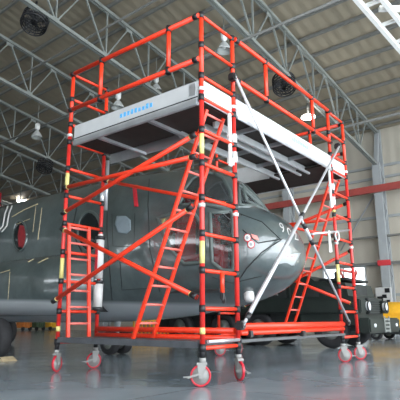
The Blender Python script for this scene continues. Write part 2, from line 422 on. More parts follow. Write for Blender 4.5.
for a, b in (('A1', 'A2'), ('C1', 'C2'), ('B1', 'B2'), ('D1', 'D2')):
    xa, ya = posts[a]; xb, yb = posts[b]
    for i, z in enumerate(ZS):
        prt(MB().tube((xa, ya, z), (xb, yb, z), RR, 12), 'rung', M_orange)
# silver sleeves
prt(MB().tube((W_, L_, 1.0), (W_, L_, 1.42), .082, 18), 'white_sleeve', M_white)
prt(MB().tube((W_, L_, 1.5), (W_, L_, 2.2), .072, 18), 'white_sleeve', M_white)
for z in (.98, 1.44, 2.22): prt(MB().tube((W_, L_, z-.03), (W_, L_, z+.03), .088, 18), 'sleeve_band', M_black)
prt(MB().box((W_-.074, L_-.0, 1.85), (.01, .06, .55)), 'red_marking', M_wheelred)
prt(MB().tube((W_+.09, L_, 2.75), (W_+.09, L_, 3.7), .035, 14), 'silver_sleeve', M_alu)
prt(MB().tube((W_, L_, 2.85), (W_, L_, 3.12), .042, 14), 'silver_sleeve', M_alu)
# horizontal + diagonal braces on outer faces
def clamp(p, par):
    MB().box(V(p), (.10, .11, .11), None, .02).build('clamp', M_black, par)
def brace(a, b, r=BR, m=None, cl=True):
    o = prt(MB().tube(a, b, r, 14), 'diagonal_brace', m or M_orange)
    d = (V(b)-V(a)).normalized()
    for p, s in ((a, 1), (b, -1)):
        MB().tube(V(p), V(p) + d*s*.1, r+.007, 14).build('brace_end', M_black, o)
        MB().tube(V(p)+d*s*.1, V(p) + d*s*.115, r+.004, 14).build('yellow_ring', M_yellow, o)
    return o
for xo, s in ((-.075, -1), (2*W_+D_+.075, 1)):
    brace((xo, L_-.02, 2.97), (xo, .03, 2.94))
    brace((xo-s*.0, L_-.02, 2.53), (xo, .03, 3.26))
    brace((xo, L_-.02, 2.27), (xo, .03, 1.07)); brace((xo+.075*s, L_-.02, 1.08), (xo+.075*s, .03, 2.24))
for xi in (W_-.0, W_+D_):
    brace((xi, L_-.05, 3.28), (xi, .05, 2.42), .03)
# guard rails
def guard(a, b, z, nm='guard_rail'):
    o = prt(MB().tube((*a, z), (*b, z), .036, 14), nm, M_orange)
    d = (V((*b, z)) - V((*a, z))).normalized()
    for p, s in ((V((*a, z)), 1), (V((*b, z)), -1)): MB().tube(p + d*s*.02, p + d*s*.10, .042, 14).build('rail_socket', M_black, o)
    return o
z_hi, z_lo = ZS[10]-.02, ZS[8]+.25
def guards(a, b, ts):
    g1 = guard(a, b, z_hi); g2 = guard(a, b, z_lo)
    for t in ts:
        p = V((*a, 0)).lerp(V((*b, 0)), t)
        prt(MB().tube(p + EZ*z_lo, p + EZ*z_hi, .034, 12), 'guard_strut', M_orange)
        for zz in (z_hi, z_lo): prt(MB().tube(p + EZ*(zz-.05), p + EZ*(zz+.05), .044, 12), 'strut_joint', M_black)
guards((-.05, 0), (-.05, L_), (.2, .72))
guards((W_, -.05), (W_+D_, -.05), (.26, .76))
guards((2*W_+D_+.05, 0), (2*W_+D_+.05, L_), (.28, .78))
# platforms: outer boards, decks, underside beams
ZB, ZT = 3.78, 4.09
def toe(lo, hi, m, nm='toe_board'):
    o = prt(MB().bb(lo, hi, .006), nm, m); return o
t = toe((-.005, .06, ZB), (.035, L_-.12, ZT), M_aluw)
MB().bb((-.03, .06, ZB-.06), (.03, L_-.12, ZB+.03), .01).build('edge_rail', M_slab, t)
MB().bb((-.012, .10, ZB+.1), (-.004, .22, ZT-.03)).build('corner_patch', M_slab, t)
MB().bb((-.014, .06, ZB+.055), (-.0052, L_-.12, ZB+.07)).build('board_shadow_line', M_dkline, t)  # dark strip paints in the shadow line above the lip
# blue illegible sticker strokes
mb = MB(); random.seed(3)
for i in range(9):
    y = 1.62 - i*.082 ; 
    mb.bb((-.009, y-.03, 3.93), (-.004, y+.022, 3.93+.06+.03*random.random()), 0)
mb.build('blue_sticker', M_sky, t)
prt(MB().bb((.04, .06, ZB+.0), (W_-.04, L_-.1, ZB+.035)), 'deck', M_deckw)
for y in (1.05, 2.2): prt(MB().bb((.03, y-.03, ZB-.05), (1.15, y+.03, ZB)), 'deck_bearer', M_slab)
t2 = toe((1.16, .9, 3.76), (1.2, L_+.25, 4.12), M_slab)
mb = MB()
for i in range(6): mb.bb((1.152, 1.2+.3*i, 4.03), (1.162, 1.4+.3*i, 4.055))
mb.build('slot', M_tanline, t2)
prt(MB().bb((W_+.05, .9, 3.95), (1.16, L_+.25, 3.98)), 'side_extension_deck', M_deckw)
# bridge platform
for xe in (0, W_+D_): toe((xe+.045, .0, ZB+.0), (xe+W_-.045, .03, ZT), M_aluw, 'end_toe_board')
t3 = toe((W_+.05, -.03, ZB), (W_+D_-.05, .01, ZT), M_aluw)
MB().bb((W_+.05, -.045, ZB-.02), (W_+D_-.05, -.02, ZB+.035), .006).build('edge_rail', M_slab, t3)
mb = MB()
for i in range(8):
    x = 2.62 + i*.085
    mb.bb((x, -.036, 3.93), (x+.06, -.029, 3.98+.04*random.random()))
mb.build('green_sticker', M_green, t3)
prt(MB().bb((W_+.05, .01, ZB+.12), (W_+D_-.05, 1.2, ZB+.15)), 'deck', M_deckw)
for y in (.42, .62, 1.14): prt(MB().bb((W_+.1, y, ZB-.02), (W_+D_-.1, y+.05, ZB+.1), .005), 'long_beam', M_aluw)
for x in (1.5, 2.4, 3.3, 4.1): prt(MB().bb((x, .02, ZB+.03), (x+.05, 1.18, ZB+.1)), 'cross_beam', M_slab)
# right platform
toe((W_+D_-.4, 1.25, 3.76), (W_+D_-.36, L_+.2, 4.12), M_aluw)
toe((2*W_+D_-.03, .08, ZB), (2*W_+D_+.01, L_-.1, ZT), M_aluw)
prt(MB().bb((W_+D_-.36, .04, ZB+.02), (2*W_+D_-.03, L_-.08, ZB+.055)), 'deck', M_deckw)
# hook plates at A2 and C1
for x in (W_-.14, W_+D_-.14):
    prt(MB().bb((x-.012, -.02, 2.97), (x+.06, .01, 3.86), .006).bb((x-.03, -.03, 3.0), (x+.1, .015, 3.1), .006).bb((x-.03, -.03, 3.4), (x+.1, .015, 3.46), .006), 'hanging_plate', M_white)
    prt(MB().tube((x+.14, 0, 3.05), (x+.14, 0, 3.22), .048, 14), 'white_collar', M_white)
    prt(MB().tube((x+.14, 0, 3.36), (x+.14, 0, 3.5), .048, 14), 'white_collar', M_white)
# lower plank walkways and base tubes
prt(MB().bb((-.02, -.0+.06, .455), (W_-.02, L_-.05, .52), .006).bb((-.045, .06, .45), (-.02, L_-.05, .535), .004), 'lower_walkway', M_dark)
for z in (.645, .545): prt(MB().tube((W_, .05, z), (W_, L_, z), .042, 14), 'base_tube', M_orange)
prt(MB().bb((W_, -.06, .49), (W_+D_+.02, .12, .53), .004), 'lower_walkway', M_plank)
prt(MB().tube((W_, -.03, .70), (W_+D_, -.03, .70), .05, 16), 'base_tube', M_orange)
b2 = prt(MB().tube((W_, -.03, .615), (W_+D_, -.03, .615), .036, 16), 'base_tube', M_orange)
MB().box((2.6, -.06, .57), (.1, .08, .09), None, .01).build('clamp', M_black, b2)
MB().box((1.0, -.06, .60), (.09, .08, .09), None, .01).build('clamp', M_black, b2)
prt(MB().tube((.05, -.05, .53), (W_-.05, -.05, .53), .022, 12), 'aluminium_bar', M_alu)
# hanging stub below a rung
prt(MB().tube((W_*.5, -.03, ZS[2]), (W_*.5, -.03, ZS[2]-.27), .03, 12), 'hanging_stub', M_orange)
prt(MB().box((W_*.5, -.03, ZS[2]-.31), (.06, .05, .12), None, .015).box((W_*.5+.03, -.03, ZS[2]-.36), (.03, .05, .1), None, .01), 'stub_hook', M_black)
# adjustable aluminium poles crossing in front of the nose
def pole(a, b, t0, t1, y):
    a = V((a[0], y, a[1])); b = V((b[0], y, b[1]))
    o = prt(MB().tube(a, b, .023, 14), 'stabiliser_pole', M_pole)
    MB().tube(a.lerp(b, t0), a.lerp(b, t1), .033, 14).build('pole_sleeve', M_pole, o)
    for t in (t0, t1): MB().tube(a.lerp(b, t-.012), a.lerp(b, t+.008), .04, 14).build('collar', M_black, o)
    for p in (a, b): MB().box(p + V((0, .04, 0)), (.11, .12, .12), None, .02).build('pole_clamp', M_black, o)
pole((.66, 4.36), (4.44, .74), .55, .62, -.13)
pole((4.42, 4.29), (.62, .72), .5, .97, -.20)
# cross bar and white strap at the right frame
prt(MB().tube((3.05, -.12, 2.27), (4.8, -.12, 2.58), .022, 10), 'spacer_bar', M_slab)
prt(MB().poly([(3.68, -.15, 2.42), (3.74, -.15, 2.42), (3.80, -.15, 2.02), (3.66, -.15, 2.0)], .01, (0, -1, 0)), 'white_strap', M_white)
prt(MB().torus((4.1, -.15, 2.36), (0, 1, 0), .09, .016), 'strap_ring', M_white)

# ladders
def ladder(name, label, xa, xb, bot, top, nr, zoff=0):
    root = thing(name, label, 'ladder', ((xa+xb)/2, bot[0], bot[1]), 'access ladders inside the scaffold')
    for x in (xa, xb):
        MB().bar((x, bot[0], bot[1]), (x, top[0], top[1]), .055, .035, (0, 1, 0)).build('rail', M_orange, root)
    for i in range(nr):
        t = (i + .8) / (nr)
        if t > .985: continue
        y = bot[0] + (top[0]-bot[0])*t; z = bot[1] + (top[1]-bot[1])*t
        MB().tube((xa, y, z), (xb, y, z), .019, 10).build('rung', M_pinkl, root)
    return root
M_pinkl = mat('rung_highlight_pink', (.72, .16, .13), .35, var=.05)  # pale pink puts the rungs' highlight into their base colour
ladder('ladder', 'leaning red ladder behind the nearest scaffold post, left of the crossed poles', .28, .70, (1.5, .53), (.12, 3.76), 12)
ladder('ladder', 'leaning red ladder inside the far right scaffold tower in front of the truck', .28+4.38, .70+4.38, (1.45, .5), (.12, 3.76), 12)
ladder('ladder', 'near upright narrow red ladder inside the leftmost scaffold frame', .05, .47, (2.72, .53), (2.86, 2.36), 7)

# ------------------------------------------------------------------ helicopter
CX = 2.75
def interp(tab, y):
    if y <= tab[0][0]: return tab[0][1]
    for (a, va), (b, vb) in zip(tab, tab[1:]):
        if y <= b:
            t = (y-a)/(b-a); return va + (vb-va)*t
    return tab[-1][1]
def smooth(tab, y):
    # Catmull-Rom through the table
    n = len(tab)
    if y <= tab[0][0]: return tab[0][1]
    if y >= tab[-1][0]: return tab[-1][1]
    for i in range(n-1):
        if y <= tab[i+1][0]:
            x0, y0 = tab[i]; x1, y1 = tab[i+1]
            m0 = (tab[i+1][1]-tab[i-1][1])/(tab[i+1][0]-tab[i-1][0]) if i > 0 else (y1-y0)/(x1-x0)
            m1 = (tab[i+2][1]-tab[i][1])/(tab[i+2][0]-tab[i][0]) if i < n-2 else 0
            h = x1-x0; t = (y-x0)/h
            return (2*t**3-3*t*t+1)*y0 + (t**3-2*t*t+t)*h*m0 + (-2*t**3+3*t*t)*y1 + (t**3-t*t)*h*m1
TOP = [(.02, 1.95), (.06, 2.17), (.15, 2.36), (.35, 2.58), (.6, 2.74), (.78, 2.82), (.88, 2.92), (1.1, 3.22), (1.35, 3.50), (1.7, 3.68), (2.3, 3.80), (3.2, 3.88), (4.5, 3.95), (16, 4.0)]
BOT = [(.02, 1.95), (.06, 1.74), (.15, 1.57), (.35, 1.38), (.7, 1.20), (1.2, 1.06), (2.0, .92), (3.2, .80), (5, .74), (16, .74)]
HW = [(.02, .02), (.06, .33), (.15, .56), (.35, .80), (.7, .98), (1.2, 1.13), (1.8, 1.24), (2.6, 1.32), (3.6, 1.36), (16, 1.36)]
def pt(y, th):
    zt, zb, hw = smooth(TOP, y), smooth(BOT, y), smooth(HW, y)
    zm = zb + (zt-zb)*.47
    c, s = math.cos(th), math.sin(th)
    e = 2/2.5 if y > 1.2 else 2/(2.15 + .35*max(0, y)/1.2)
    x = math.copysign(abs(c)**e, c)*hw; h = (zt-zm) if s > 0 else (zm-zb)
    z = zm + math.copysign(abs(s)**e, s)*h
    # walls lean in above the middle
    if s > 0: x *= 1 - .10*(abs(s)**2)
    return V((CX - x, y, z))
ys = []
y = .0
for t in [i/40 for i in range(41)]: ys.append(.02 + (.35-.02)*t**2)
y = .35
while y < 4.2: y += .021; ys.append(y)
while y < 16: y += .35; ys.append(y)
NT = 300
P = []
for y in ys:
    P.append([pt(y, PI/2 + 2*PI*k/NT) for k in range(NT)])
allv = [p for r in P for p in r]; allf = []
for i in range(len(ys)-1):
    for k in range(NT):
        k2 = (k+1) % NT; allf.append((i*NT+k, i*NT+k2, (i+1)*NT+k2, (i+1)*NT+k))
BV = BVHTree.FromPolygons(allv, allf)
def cast(px, py, off=.006, bv=None):
    hit = (bv or BV).ray_cast(CAM, ray(px, py))
    if hit[0] is None: return None
    n = hit[1]
    if n.dot(ray(px, py)) > 0: n = -n
    return hit[0] + n*off
def mirror(p): return V((2*CX-p.x, p.y, p.z))
def inpoly(x, y, poly):
    c = False; n = len(poly)
    for i in range(n):
        x1, y1 = poly[i]; x2, y2 = poly[(i+1) % n]
        if (y1 > y) != (y2 > y) and x < (x2-x1)*(y-y1)/(y2-y1)+x1: c = not c
    return c
def ell(cx, cy, rx, ry, n=20): return [(cx+rx*math.cos(2*PI*i/n), cy+ry*math.sin(2*PI*i/n)) for i in range(n)]
WIN = {
 'quarter': [(180, 205), (184, 190), (192, 179), (203, 173), (214, 173), (223, 179), (230, 191), (233, 205), (226, 207), (200, 204)],
 'windshield': [(237, 177), (245, 173), (252, 183), (263, 205), (250, 206), (240, 205)],
 'door': [(158, 218), (174, 213), (193, 212), (201, 224), (204, 243), (204, 262), (184, 264), (171, 250)],
 'chin': [(210, 213), (232, 211), (234, 250), (233, 271), (222, 270), (212, 262)],
}
heli = thing('helicopter', 'large dark green-grey twin-rotor helicopter with rounded nose parked behind the scaffold', 'helicopter', (CX, 6, .8))
assign = {}
pw = [proj(v) for v in allv]; mw = [proj(mirror(v)) for v in allv]
side = {}
for fi, f in enumerate(allf):
    c = sum((allv[j] for j in f), V())/4
    if c.y > 5.2: break
    n = (allv[f[1]]-allv[f[0]]).cross(allv[f[3]]-allv[f[0]])
    out = c - V((CX, max(1.2, c.y), 2.0))
    if n.dot(out) < 0: n = -n
    if n.length < 1e-9: continue
    for tagm, q in (('', c), ('m', mirror(c))):
        nn = n if tagm == '' else V((-n.x, n.y, n.z))
        if nn.dot(q-CAM) > 0: continue
        if tagm == 'm' and q.x >= CX+.02: continue
        if tagm == '' and q.x > CX+.0: continue
        u, v = proj(q)
        for wn, poly in WIN.items():
            if inpoly(u, v, poly): assign[fi] = wn + tagm
def facemesh(fids, name, m, parent, off=0):
    mb = MB(); vm = {}
    for fi in fids:
        f = []
        for j in allf[fi]:
            if j not in vm: vm[j] = mb.bm.verts.new(allv[j])
            f.append(vm[j])
        if len(set(f)) == 4:
            try:
                ff = mb.bm.faces.new(f); ff.smooth = True
            except ValueError: pass
    return mb.build(name, m, parent)
body = facemesh([i for i in range(len(allf)) if i not in assign], 'fuselage', M_fus, heli)
bywin = {}
for fi, w in assign.items(): bywin.setdefault(w, []).append(fi)
def frameof(poly, r, m, par, name='window_frame', mir=False, off=.0):
    pts = []
    n = len(poly)
    for i in range(n):
        a, b = poly[i], poly[(i+1) % n]
        for k in range(4):
            p = cast(a[0]+(b[0]-a[0])*k/4, a[1]+(b[1]-a[1])*k/4, off)
            if p is not None: pts.append(mirror(p) if mir else p)
    pts.append(pts[0])
    return MB().path(pts, r, 8).build(name, m, par)
M_frame = mat('dark_window_frame', (.03, .04, .04), .5); M_frameg = mat('window_frame_paint', (.075, .095, .09), .5, var=.1)
M_glassd = glassmat('dark_bubble_glass', (.12, .14, .14), .3)
for w, fids in bywin.items():
    nm = {'windshield': 'windshield', 'bubble': 'bubble_window'}.get(w.rstrip('m') if w.endswith('m') and w[:-1] in WIN else w, 'cockpit_window')
    g = facemesh(fids, nm, M_glassd if 'bubble' in w else M_glass, heli)
    base = w[:-1] if (w.endswith('m') and w[:-1] in WIN) else w
    frameof(WIN[base], .036, M_frameg if base not in ('bubble',) else M_frame, g, 'window_frame', w != base)
# windshield post and wiper
def surf(pxs, r, name, m, par=heli, off=.004, bv=None, sub=6, n=6):
    pts = []
    for a, b in zip(pxs, pxs[1:]):
        for k in range(sub):
            p = cast(a[0]+(b[0]-a[0])*k/sub, a[1]+(b[1]-a[1])*k/sub, off, bv)
            if p is not None: pts.append(p)
    p = cast(*pxs[-1], off, bv)
    if p is not None: pts.append(p)
    if len(pts) < 2: return None
    return MB().path(pts, r, n).build(name, m, par)
surf([(244, 166), (252, 178), (265, 204)], .03, 'windshield_post', M_fus)
surf([(264, 205), (250, 207), (235, 207), (205, 206)], .016, 'windshield_sill', M_fus)
surf([(243, 230), (258, 243), (282, 239)], .01, 'nose_seam', M_dkline)
surf([(205, 206), (240, 214), (262, 222), (281, 240), (262, 252), (247, 268), (236, 284)], .010, 'nose_seam', M_dkline)
surf([(150, 168), (148, 205), (150, 250), (160, 292)], .010, 'seam_or_highlight', M_dkline)
surf([(108, 178), (107, 230), (112, 300)], .012, 'seam_or_highlight', M_dkline)
surf([(112, 214), (113, 246), (134, 247), (135, 213)], .006, 'seam_or_highlight', M_dkline)
surf([(120, 262), (122, 290), (150, 288)], .006, 'seam_or_highlight', M_dkline)
surf([(212, 277), (232, 283), (262, 276)], .008, 'seam_or_highlight', M_dkline)
surf([(42, 208), (38, 240)], .008, 'seam_or_highlight', M_tanline)
surf([(12, 217), (24, 210), (38, 204)], .010, 'seam_or_highlight', M_tanline)
surf([(15, 225), (30, 219)], .008, 'seam_or_highlight', M_tanline)
surf([(78, 202), (74, 222), (76, 240), (84, 256), (96, 262)], .014, 'window_surround', M_dkline)
surf([(36, 206), (33, 232)], .006, 'seam_or_highlight', M_tanline)
# white curved stripes on the flank
for dx in (0, 4):
    surf([(8+dx, 206), (5+dx, 214), (3+dx, 226), (-2+dx, 232)], .022, 'white_stripe', M_white, off=0)
# round window
rw = surf(ell(20, 236, 7, 15) + [(27, 236)], .03, 'round_window_frame', M_fus, sub=2)
def patch(poly, name, m, par, off=.01, bv=None):
    cx = sum(p[0] for p in poly)/len(poly); cy = sum(p[1] for p in poly)/len(poly)
    mb = MB(); rings = []
    N = 5
    for s in range(1, N+1):
        r = []
        for p in poly:
            q = cast(cx+(p[0]-cx)*s/N, cy+(p[1]-cy)*s/N, off, bv)
            if q is None: return None
            r.append(mb.bm.verts.new(q))
        rings.append(r)
    c = mb.bm.verts.new(cast(cx, cy, off, bv)); n = len(poly)
    for i in range(n):
        mb.bm.faces.new((c, rings[0][i], rings[0][(i+1) % n]))
        for a, b in zip(rings, rings[1:]): mb.bm.faces.new((a[i], b[i], b[(i+1) % n], a[(i+1) % n]))
    for f in mb.bm.faces: f.smooth = True
    o = mb.build(name, m, par)
    sol = o.modifiers.new('thick', 'SOLIDIFY'); sol.thickness = .006; sol.offset = 0
    return o
M_dglass = mat('dark_cabin_glass', (.012, .016, .018), .08, var=.2)
patch(ell(20, 236, 6.6, 14.3), 'round_window', M_dglass, heli, .004)
patch([(20, 225), (25, 226), (26, 236), (24, 248), (19, 247), (18, 236)], 'red_window_blind', mat('dark_red_blind', (.2, .01, .015), .7, var=.2), heli, .012)
patch([(115, 224), (117, 216), (126, 216), (131, 220), (131, 230), (127, 234), (118, 233)], 'pale_patch', mat('pale_blue_grey_patch', (.2, .25, .28), .35, var=.1), heli, .006)
bw = patch(ell(90, 232, 11.5, 20), 'bubble_window', M_dglass, heli, .02)
surf(ell(90, 232, 11.5, 20) + [(101.5, 232)], .035, 'window_ring', M_frameg, sub=3, off=.01)
# red streamer
surf([(133, 187), (138, 187)], .03, 'streamer_clip', M_orng, off=.02)
patch([(133, 188), (137, 188), (138, 197), (139, 207), (135, 207), (134, 197)], 'red_streamer', M_redc, heli, .02)
# nose markings
def textmesh(s):
    cu = bpy.data.curves.new('t', 'FONT'); cu.body = s; cu.size = 1; cu.resolution_u = 3; cu.extrude = 0
    ob = bpy.data.objects.new('t', cu); C.objects.link(ob)
    dg = bpy.context.evaluated_depsgraph_get(); me = bpy.data.meshes.new_from_object(ob.evaluated_get(dg))
    bpy.data.objects.remove(ob); return me
def surftext(s, o, ux, uy, name, m, par, off=.006):
    me = textmesh(s); mb = MB(); mb.bm.from_mesh(me)
    bmesh.ops.triangulate(mb.bm, faces=mb.bm.faces[:]); bmesh.ops.subdivide_edges(mb.bm, edges=[e for e in mb.bm.edges if e.calc_length() > .15], cuts=2)
    for v in mb.bm.verts:
        q = cast(o[0]+ux[0]*v.co.x+uy[0]*v.co.y, o[1]+ux[1]*v.co.x+uy[1]*v.co.y, off)
        if q is not None: v.co = q
    return mb.build(name, m, par)
for ch, o in (('9', (281, 232)), ('0', (288.5, 237)), ('2', (294, 239.5))):
    surftext(ch, o, (9.5, 2.5), (-4.5, -14), 'nose_number', M_white, heli, .008)
for (cx, cy) in ((247.5, 238), (251, 244.5)):
    mk = patch(ell(cx, cy, 3.8, 4.1), 'warning_disc', M_redc, heli, .009)
    patch(ell(cx, cy, 3.0, 3.3), 'warning_disc_ring', M_white, heli, .014)
    patch(ell(cx, cy, 1.4, 1.6), 'warning_disc_centre', mat('grey_ink', (.25, .27, .28), .5), heli, .019)
patch([(251, 234), (257, 236), (259, 240.5), (253, 239)], 'red_placard', mat('faded_red_ink', (.7, .25, .22), .5), heli, .009)
patch([(281, 251), (300, 253), (294, 266), (276, 264)], 'pale_placard', mat('pale_placard_paint', (.36, .39, .40), .35, var=.03), heli, .009)
surftext('-- --', (284, 257), (7, .8), (-2, -6), 'placard_text', mat('red_ink', (.5, .05, .05), .5), heli, .018)
# chin lamp
p = cast(249, 293, 0)
if p is None: p = V((1.9, .9, 1.1))
MB().lathe([(0, .10), (.07, .09), (.09, .03), (.09, -.1), (0, -.1)], p + V((0, 0, -.05)), (-.3, -.3, -1), 18).build('chin_lamp', M_white, heli)
# interior
MB().bb((CX-1.1, 3.9, .95), (CX+1.1, 3.95, 3.7)).build('cockpit_bulkhead', M_interior, heli)
MB().bb((CX-1.0, 1.0, 1.25), (CX+1.0, 3.9, 1.3)).build('cockpit_floor', M_interior, heli)
MB().bb((CX-.85, .75, 2.0), (CX+.85, 1.1, 2.5), .05).bb((CX-.85, .7, 2.45), (CX+.85, 1.15, 2.6), .04).build('instrument_panel', M_interior, heli)
for sx in (-.55, .55):
    s = MB().bb((CX+sx-.27, 1.55, 1.75), (CX+sx+.27, 2.1, 1.95), .06).bb((CX+sx-.27, 2.02, 1.85), (CX+sx+.27, 2.18, 2.85), .06).bb((CX+sx-.13, 2.04, 2.85), (CX+sx+.13, 2.16, 3.1), .04).build('pilot_seat', M_redc, heli)
    MB().bb((CX+sx-.2, 1.6, 1.3), (CX+sx+.2, 2.1, 1.75), .02).build('seat_base', M_interior, s)
MB().bb((CX-1.0, 2.3, 1.7), (CX-.8, 2.9, 2.45), .05).build('red_cover', M_redc, heli)
MB().bb((CX-.95, .95, 1.5), (CX-.75, 1.35, 2.05), .05).build('red_cover', M_redc, heli)
# sponsons
for s in (-1, 1):
    mb = MB(); rings = []; N = 28
    prof = [(3.55, .02), (3.65, .35), (3.9, .68), (4.3, .9), (5.0, 1), (8, 1), (12, .95), (13, .5), (13.3, .02)]
    for (yy, k) in prof:
        r = []
        for i in range(N):
            a = 2*PI*i/N; ex_ = math.copysign(abs(math.cos(a))**.75, math.cos(a)); ez_ = math.copysign(abs(math.sin(a))**.75, math.sin(a))
            r.append(mb.bm.verts.new((CX + s*(1.15 + (.70*k)*ex_), yy, 1.52 + .64*k*ez_)))
        rings.append(r)
    for a, b in zip(rings, rings[1:]):
        for i in range(N): f = mb.bm.faces.new((a[i], a[(i+1) % N], b[(i+1) % N], b[i])); f.smooth = True
    mb.bm.faces.new(rings[0]); mb.bm.faces.new(rings[-1])
    if s == -1:
        mb.bm.verts.index_update(); mb.bm.faces.ensure_lookup_table()
        BVS = BVHTree.FromBMesh(mb.bm)
    mb.build('sponson', M_fus, heli)
surf([(10, 272), (8, 300)], .008, 'seam_or_highlight', M_tanline, bv=BVS)
surf([(28, 262), (34, 259)], .012, 'seam_or_highlight', M_tanline, bv=BVS)  # this and the next line paint highlight streaks onto the sponson's upper edge
surf([(38, 263), (48, 258)], .012, 'seam_or_highlight', M_tanline, bv=BVS)
surf([(0, 273), (10, 270)], .010, 'seam_or_highlight', M_tanline, bv=BVS)
# undercarriage
def wheel(c, ax, R, w, par, nm='wheel'):
    o = MB().lathe([(R*.55, -w*.42), (R*.8, -w*.5), (R*.95, -w*.42), (R, -w*.2), (R, w*.2), (R*.95, w*.42), (R*.8, w*.5), (R*.55, w*.42), (R*.55, -w*.42)], c, ax, 36).build(nm, M_rubber, par)
    MB().lathe([(0, -w*.3), (R*.15, -w*.35), (R*.2, -w*.25), (R*.56, -w*.3), (R*.56, w*.3), (R*.2, w*.25), (R*.15, w*.35), (0, w*.3)], c, ax, 24).build('wheel_hub', M_steelg, o)
    return o
for dx in (-.2, .2): wheel((3.38+dx, 5.2, .27), (1, 0, 0), .27, .2, heli, 'nose_wheel')
MB().tube((3.38, 5.2, .3), (3.38, 5.15, .95), .05).tube((3.1, 5.2, .27), (3.68, 5.2, .27), .035).tube((3.38, 5.2, .6), (3.38, 5.15, .9), .075).build('nose_gear_strut', M_aluw, heli)
wheel((.80, 6.05, .42), (1, 0, 0), .42, .26, heli, 'main_wheel'); wheel((2*CX-.80, 6.05+6, .42), (1, 0, 0), .42, .26, heli, 'main_wheel')
MB().tube((.95, 6.2, .42), (1.05, 6.9, 1.0), .06).tube((.80, 6.05, .42), (.98, 6.2, .42), .04).build('main_gear_strut', M_truckd, heli)
tag(MB().poly([(.62, 5.42, 0), (.62, 5.63, 0), (.62, 5.63, .08), (.62, 5.58, .08)], .3, (1, 0, 0)).build('wheel_chock', mat('tan_wood', (.45, .36, .22), .7, var=.2)), 'tan wedge chock on the floor against the main wheel at the left edge', 'chock')

# ------------------------------------------------------------------ truck
tr = thing('military_truck', 'dark olive heavy truck with round headlights parked behind the right scaffold tower', 'truck', (9.8, 1.2, 0))
x0, x1 = 8.3, 10.62
# cab/hood with sloped stepped front, extruded across x
prof = [(1.2, .62), (1.2, 1.38), (1.42, 1.42), (1.5, 1.78), (2.4, 1.86), (2.6, 2.02), (9.0, 2.02), (9.0, .95), (2.9, .95), (2.9, .62)]
MB().poly([(x0+.12, y, z) for y, z in prof], x1-x0-.24, (1, 0, 0)).build('body', M_truck, tr)
for fx in (x0, x1-.45): MB().bb((fx, 1.05, .95), (fx+.45, 2.9, 1.32), .03).build('fender', M_truck, tr)
b = MB().bb((x0-.1, .8, .42), (x1+.1, 1.12, .82), .04).build('bumper', M_truck, tr)
mb = MB()
for k in range(4): mb.bb((9.35, .775, .45+.1*k), (9.7, .80, .50+.1*k))
mb.bb((9.3, .775, .42), (9.35, .8, .86)).bb((9.7, .775, .42), (9.75, .8, .86))
mb.build('step', M_steelg, b)
mb = MB().bb((9.05, 1.12, .92), (9.98, 1.2, 1.36), .01)
gr = mb.build('grille', M_truckd, tr)
mb = MB()
for k in range(6): mb.bb((9.07, 1.09, .96+.065*k), (9.96, 1.12, .985+.065*k))
mb.build('grille_bar', M_truck, gr)
for x in (8.78, 10.2):
    h = MB().lathe([(0, -.06), (.12, -.06), (.135, .02), (.12, .04), (0, .04)], (x, 1.02, 1.14), (0, -1, 0), 24).build('headlight', M_lens, tr)
    MB().torus((x, .985, 1.14), (0, 1, 0), .135, .022).build('headlight_ring', M_truckd, h)
MB().bb((9.05, 1.43, 1.45), (9.95, 1.47, 1.72), .01).build('front_hatch', M_truckd, tr)
for y in (1.6, 2.3, 3.3): MB().bb((x0+.10, y, 1.42), (x0+.125, y+.55, 1.7)).build('side_panel', M_truckd, tr)
MB().bb((x0+.02, 3.1, 1.0), (x0+.12, 8.6, 1.35), .02).build('side_box', M_truck, tr)
MB().bb((x0+.4, 1.6, .45), (x1-.4, 8.8, .95)).build('chassis', M_truckd, tr)
for yy in (2.05, 4.4, 5.75, 7.6):
    for xx in (x0+.35, x1-.35):
        wheel((xx, yy, .52), (1, 0, 0), .52, .36, tr, 'road_wheel')
for k in range(7): MB().bb((x0+.085, 3.2+.78*k, 1.42), (x0+.12, 3.26+.78*k, 1.98)).build('side_rib', M_truck, tr)
mb = MB(); mb.tube((x0+.1, 1.7, 1.8), (x0-.15, 1.6, 1.95), .015, 6); mb.box((x0-.17, 1.6, 1.95), (.05, .14, .24), None, .02); mb.build('mirror', M_truckd, tr)
for x in (x0+.25, x1-.25): MB().lathe([(0, -.02), (.05, -.02), (.05, .03), (0, .04)], (x, .8, .62), (0, -1, 0), 14).build('marker_lamp', M_lens, tr)
MB().bb((x0+.3, 1.5, 1.86), (x1-.3, 2.35, 1.93), .02).build('hood_panel', M_truckd, tr)
# cargo superstructure further back
MB().poly([(9.0, 4.3, 2.02), (9.0, 5.0, 2.65), (9.0, 7.2, 2.65), (9.0, 8.6, 2.02)], 1.4, (1, 0, 0)).build('rear_hull', M_truck, tr)
# red angled hitch frame on the truck deck
f = MB(); A = [at(352, 283, y=1.8), at(377, 283, y=1.8)]
f.bar((9.05, 1.9, 1.97), (9.05, 1.9, 2.18), .05, .05).bar((9.0, 1.9, 2.2), (10.45, 1.9, 2.2), .07, .07).bar((10.42, 1.9, 2.2), (10.2, 1.9, 1.97), .05, .05).bar((9.1, 1.9, 2.2), (9.35, 1.9, 1.97), .05, .05).bar((10.4, 1.9, 2.2), (10.4, 1.9, 2.3), .05, .05).bar((9.0, 1.9, 1.965), (10.4, 1.9, 1.965), .05, .03)
tag(f.build('red_bracket', M_rust), 'low red steel bracket standing on top of the truck hood', 'bracket')
jk = thing('red_hand_pump', 'small bright red pump with round handwheel on the truck roof near the window', 'pump', (9.4, 3.4, 2.03))
MB().tube((9.4, 3.4, 2.025), (9.4, 3.4, 2.5), .09).tube((9.4, 3.4, 2.5), (9.4, 3.4, 2.62), .06).build('pump_body', M_wheelred, jk)
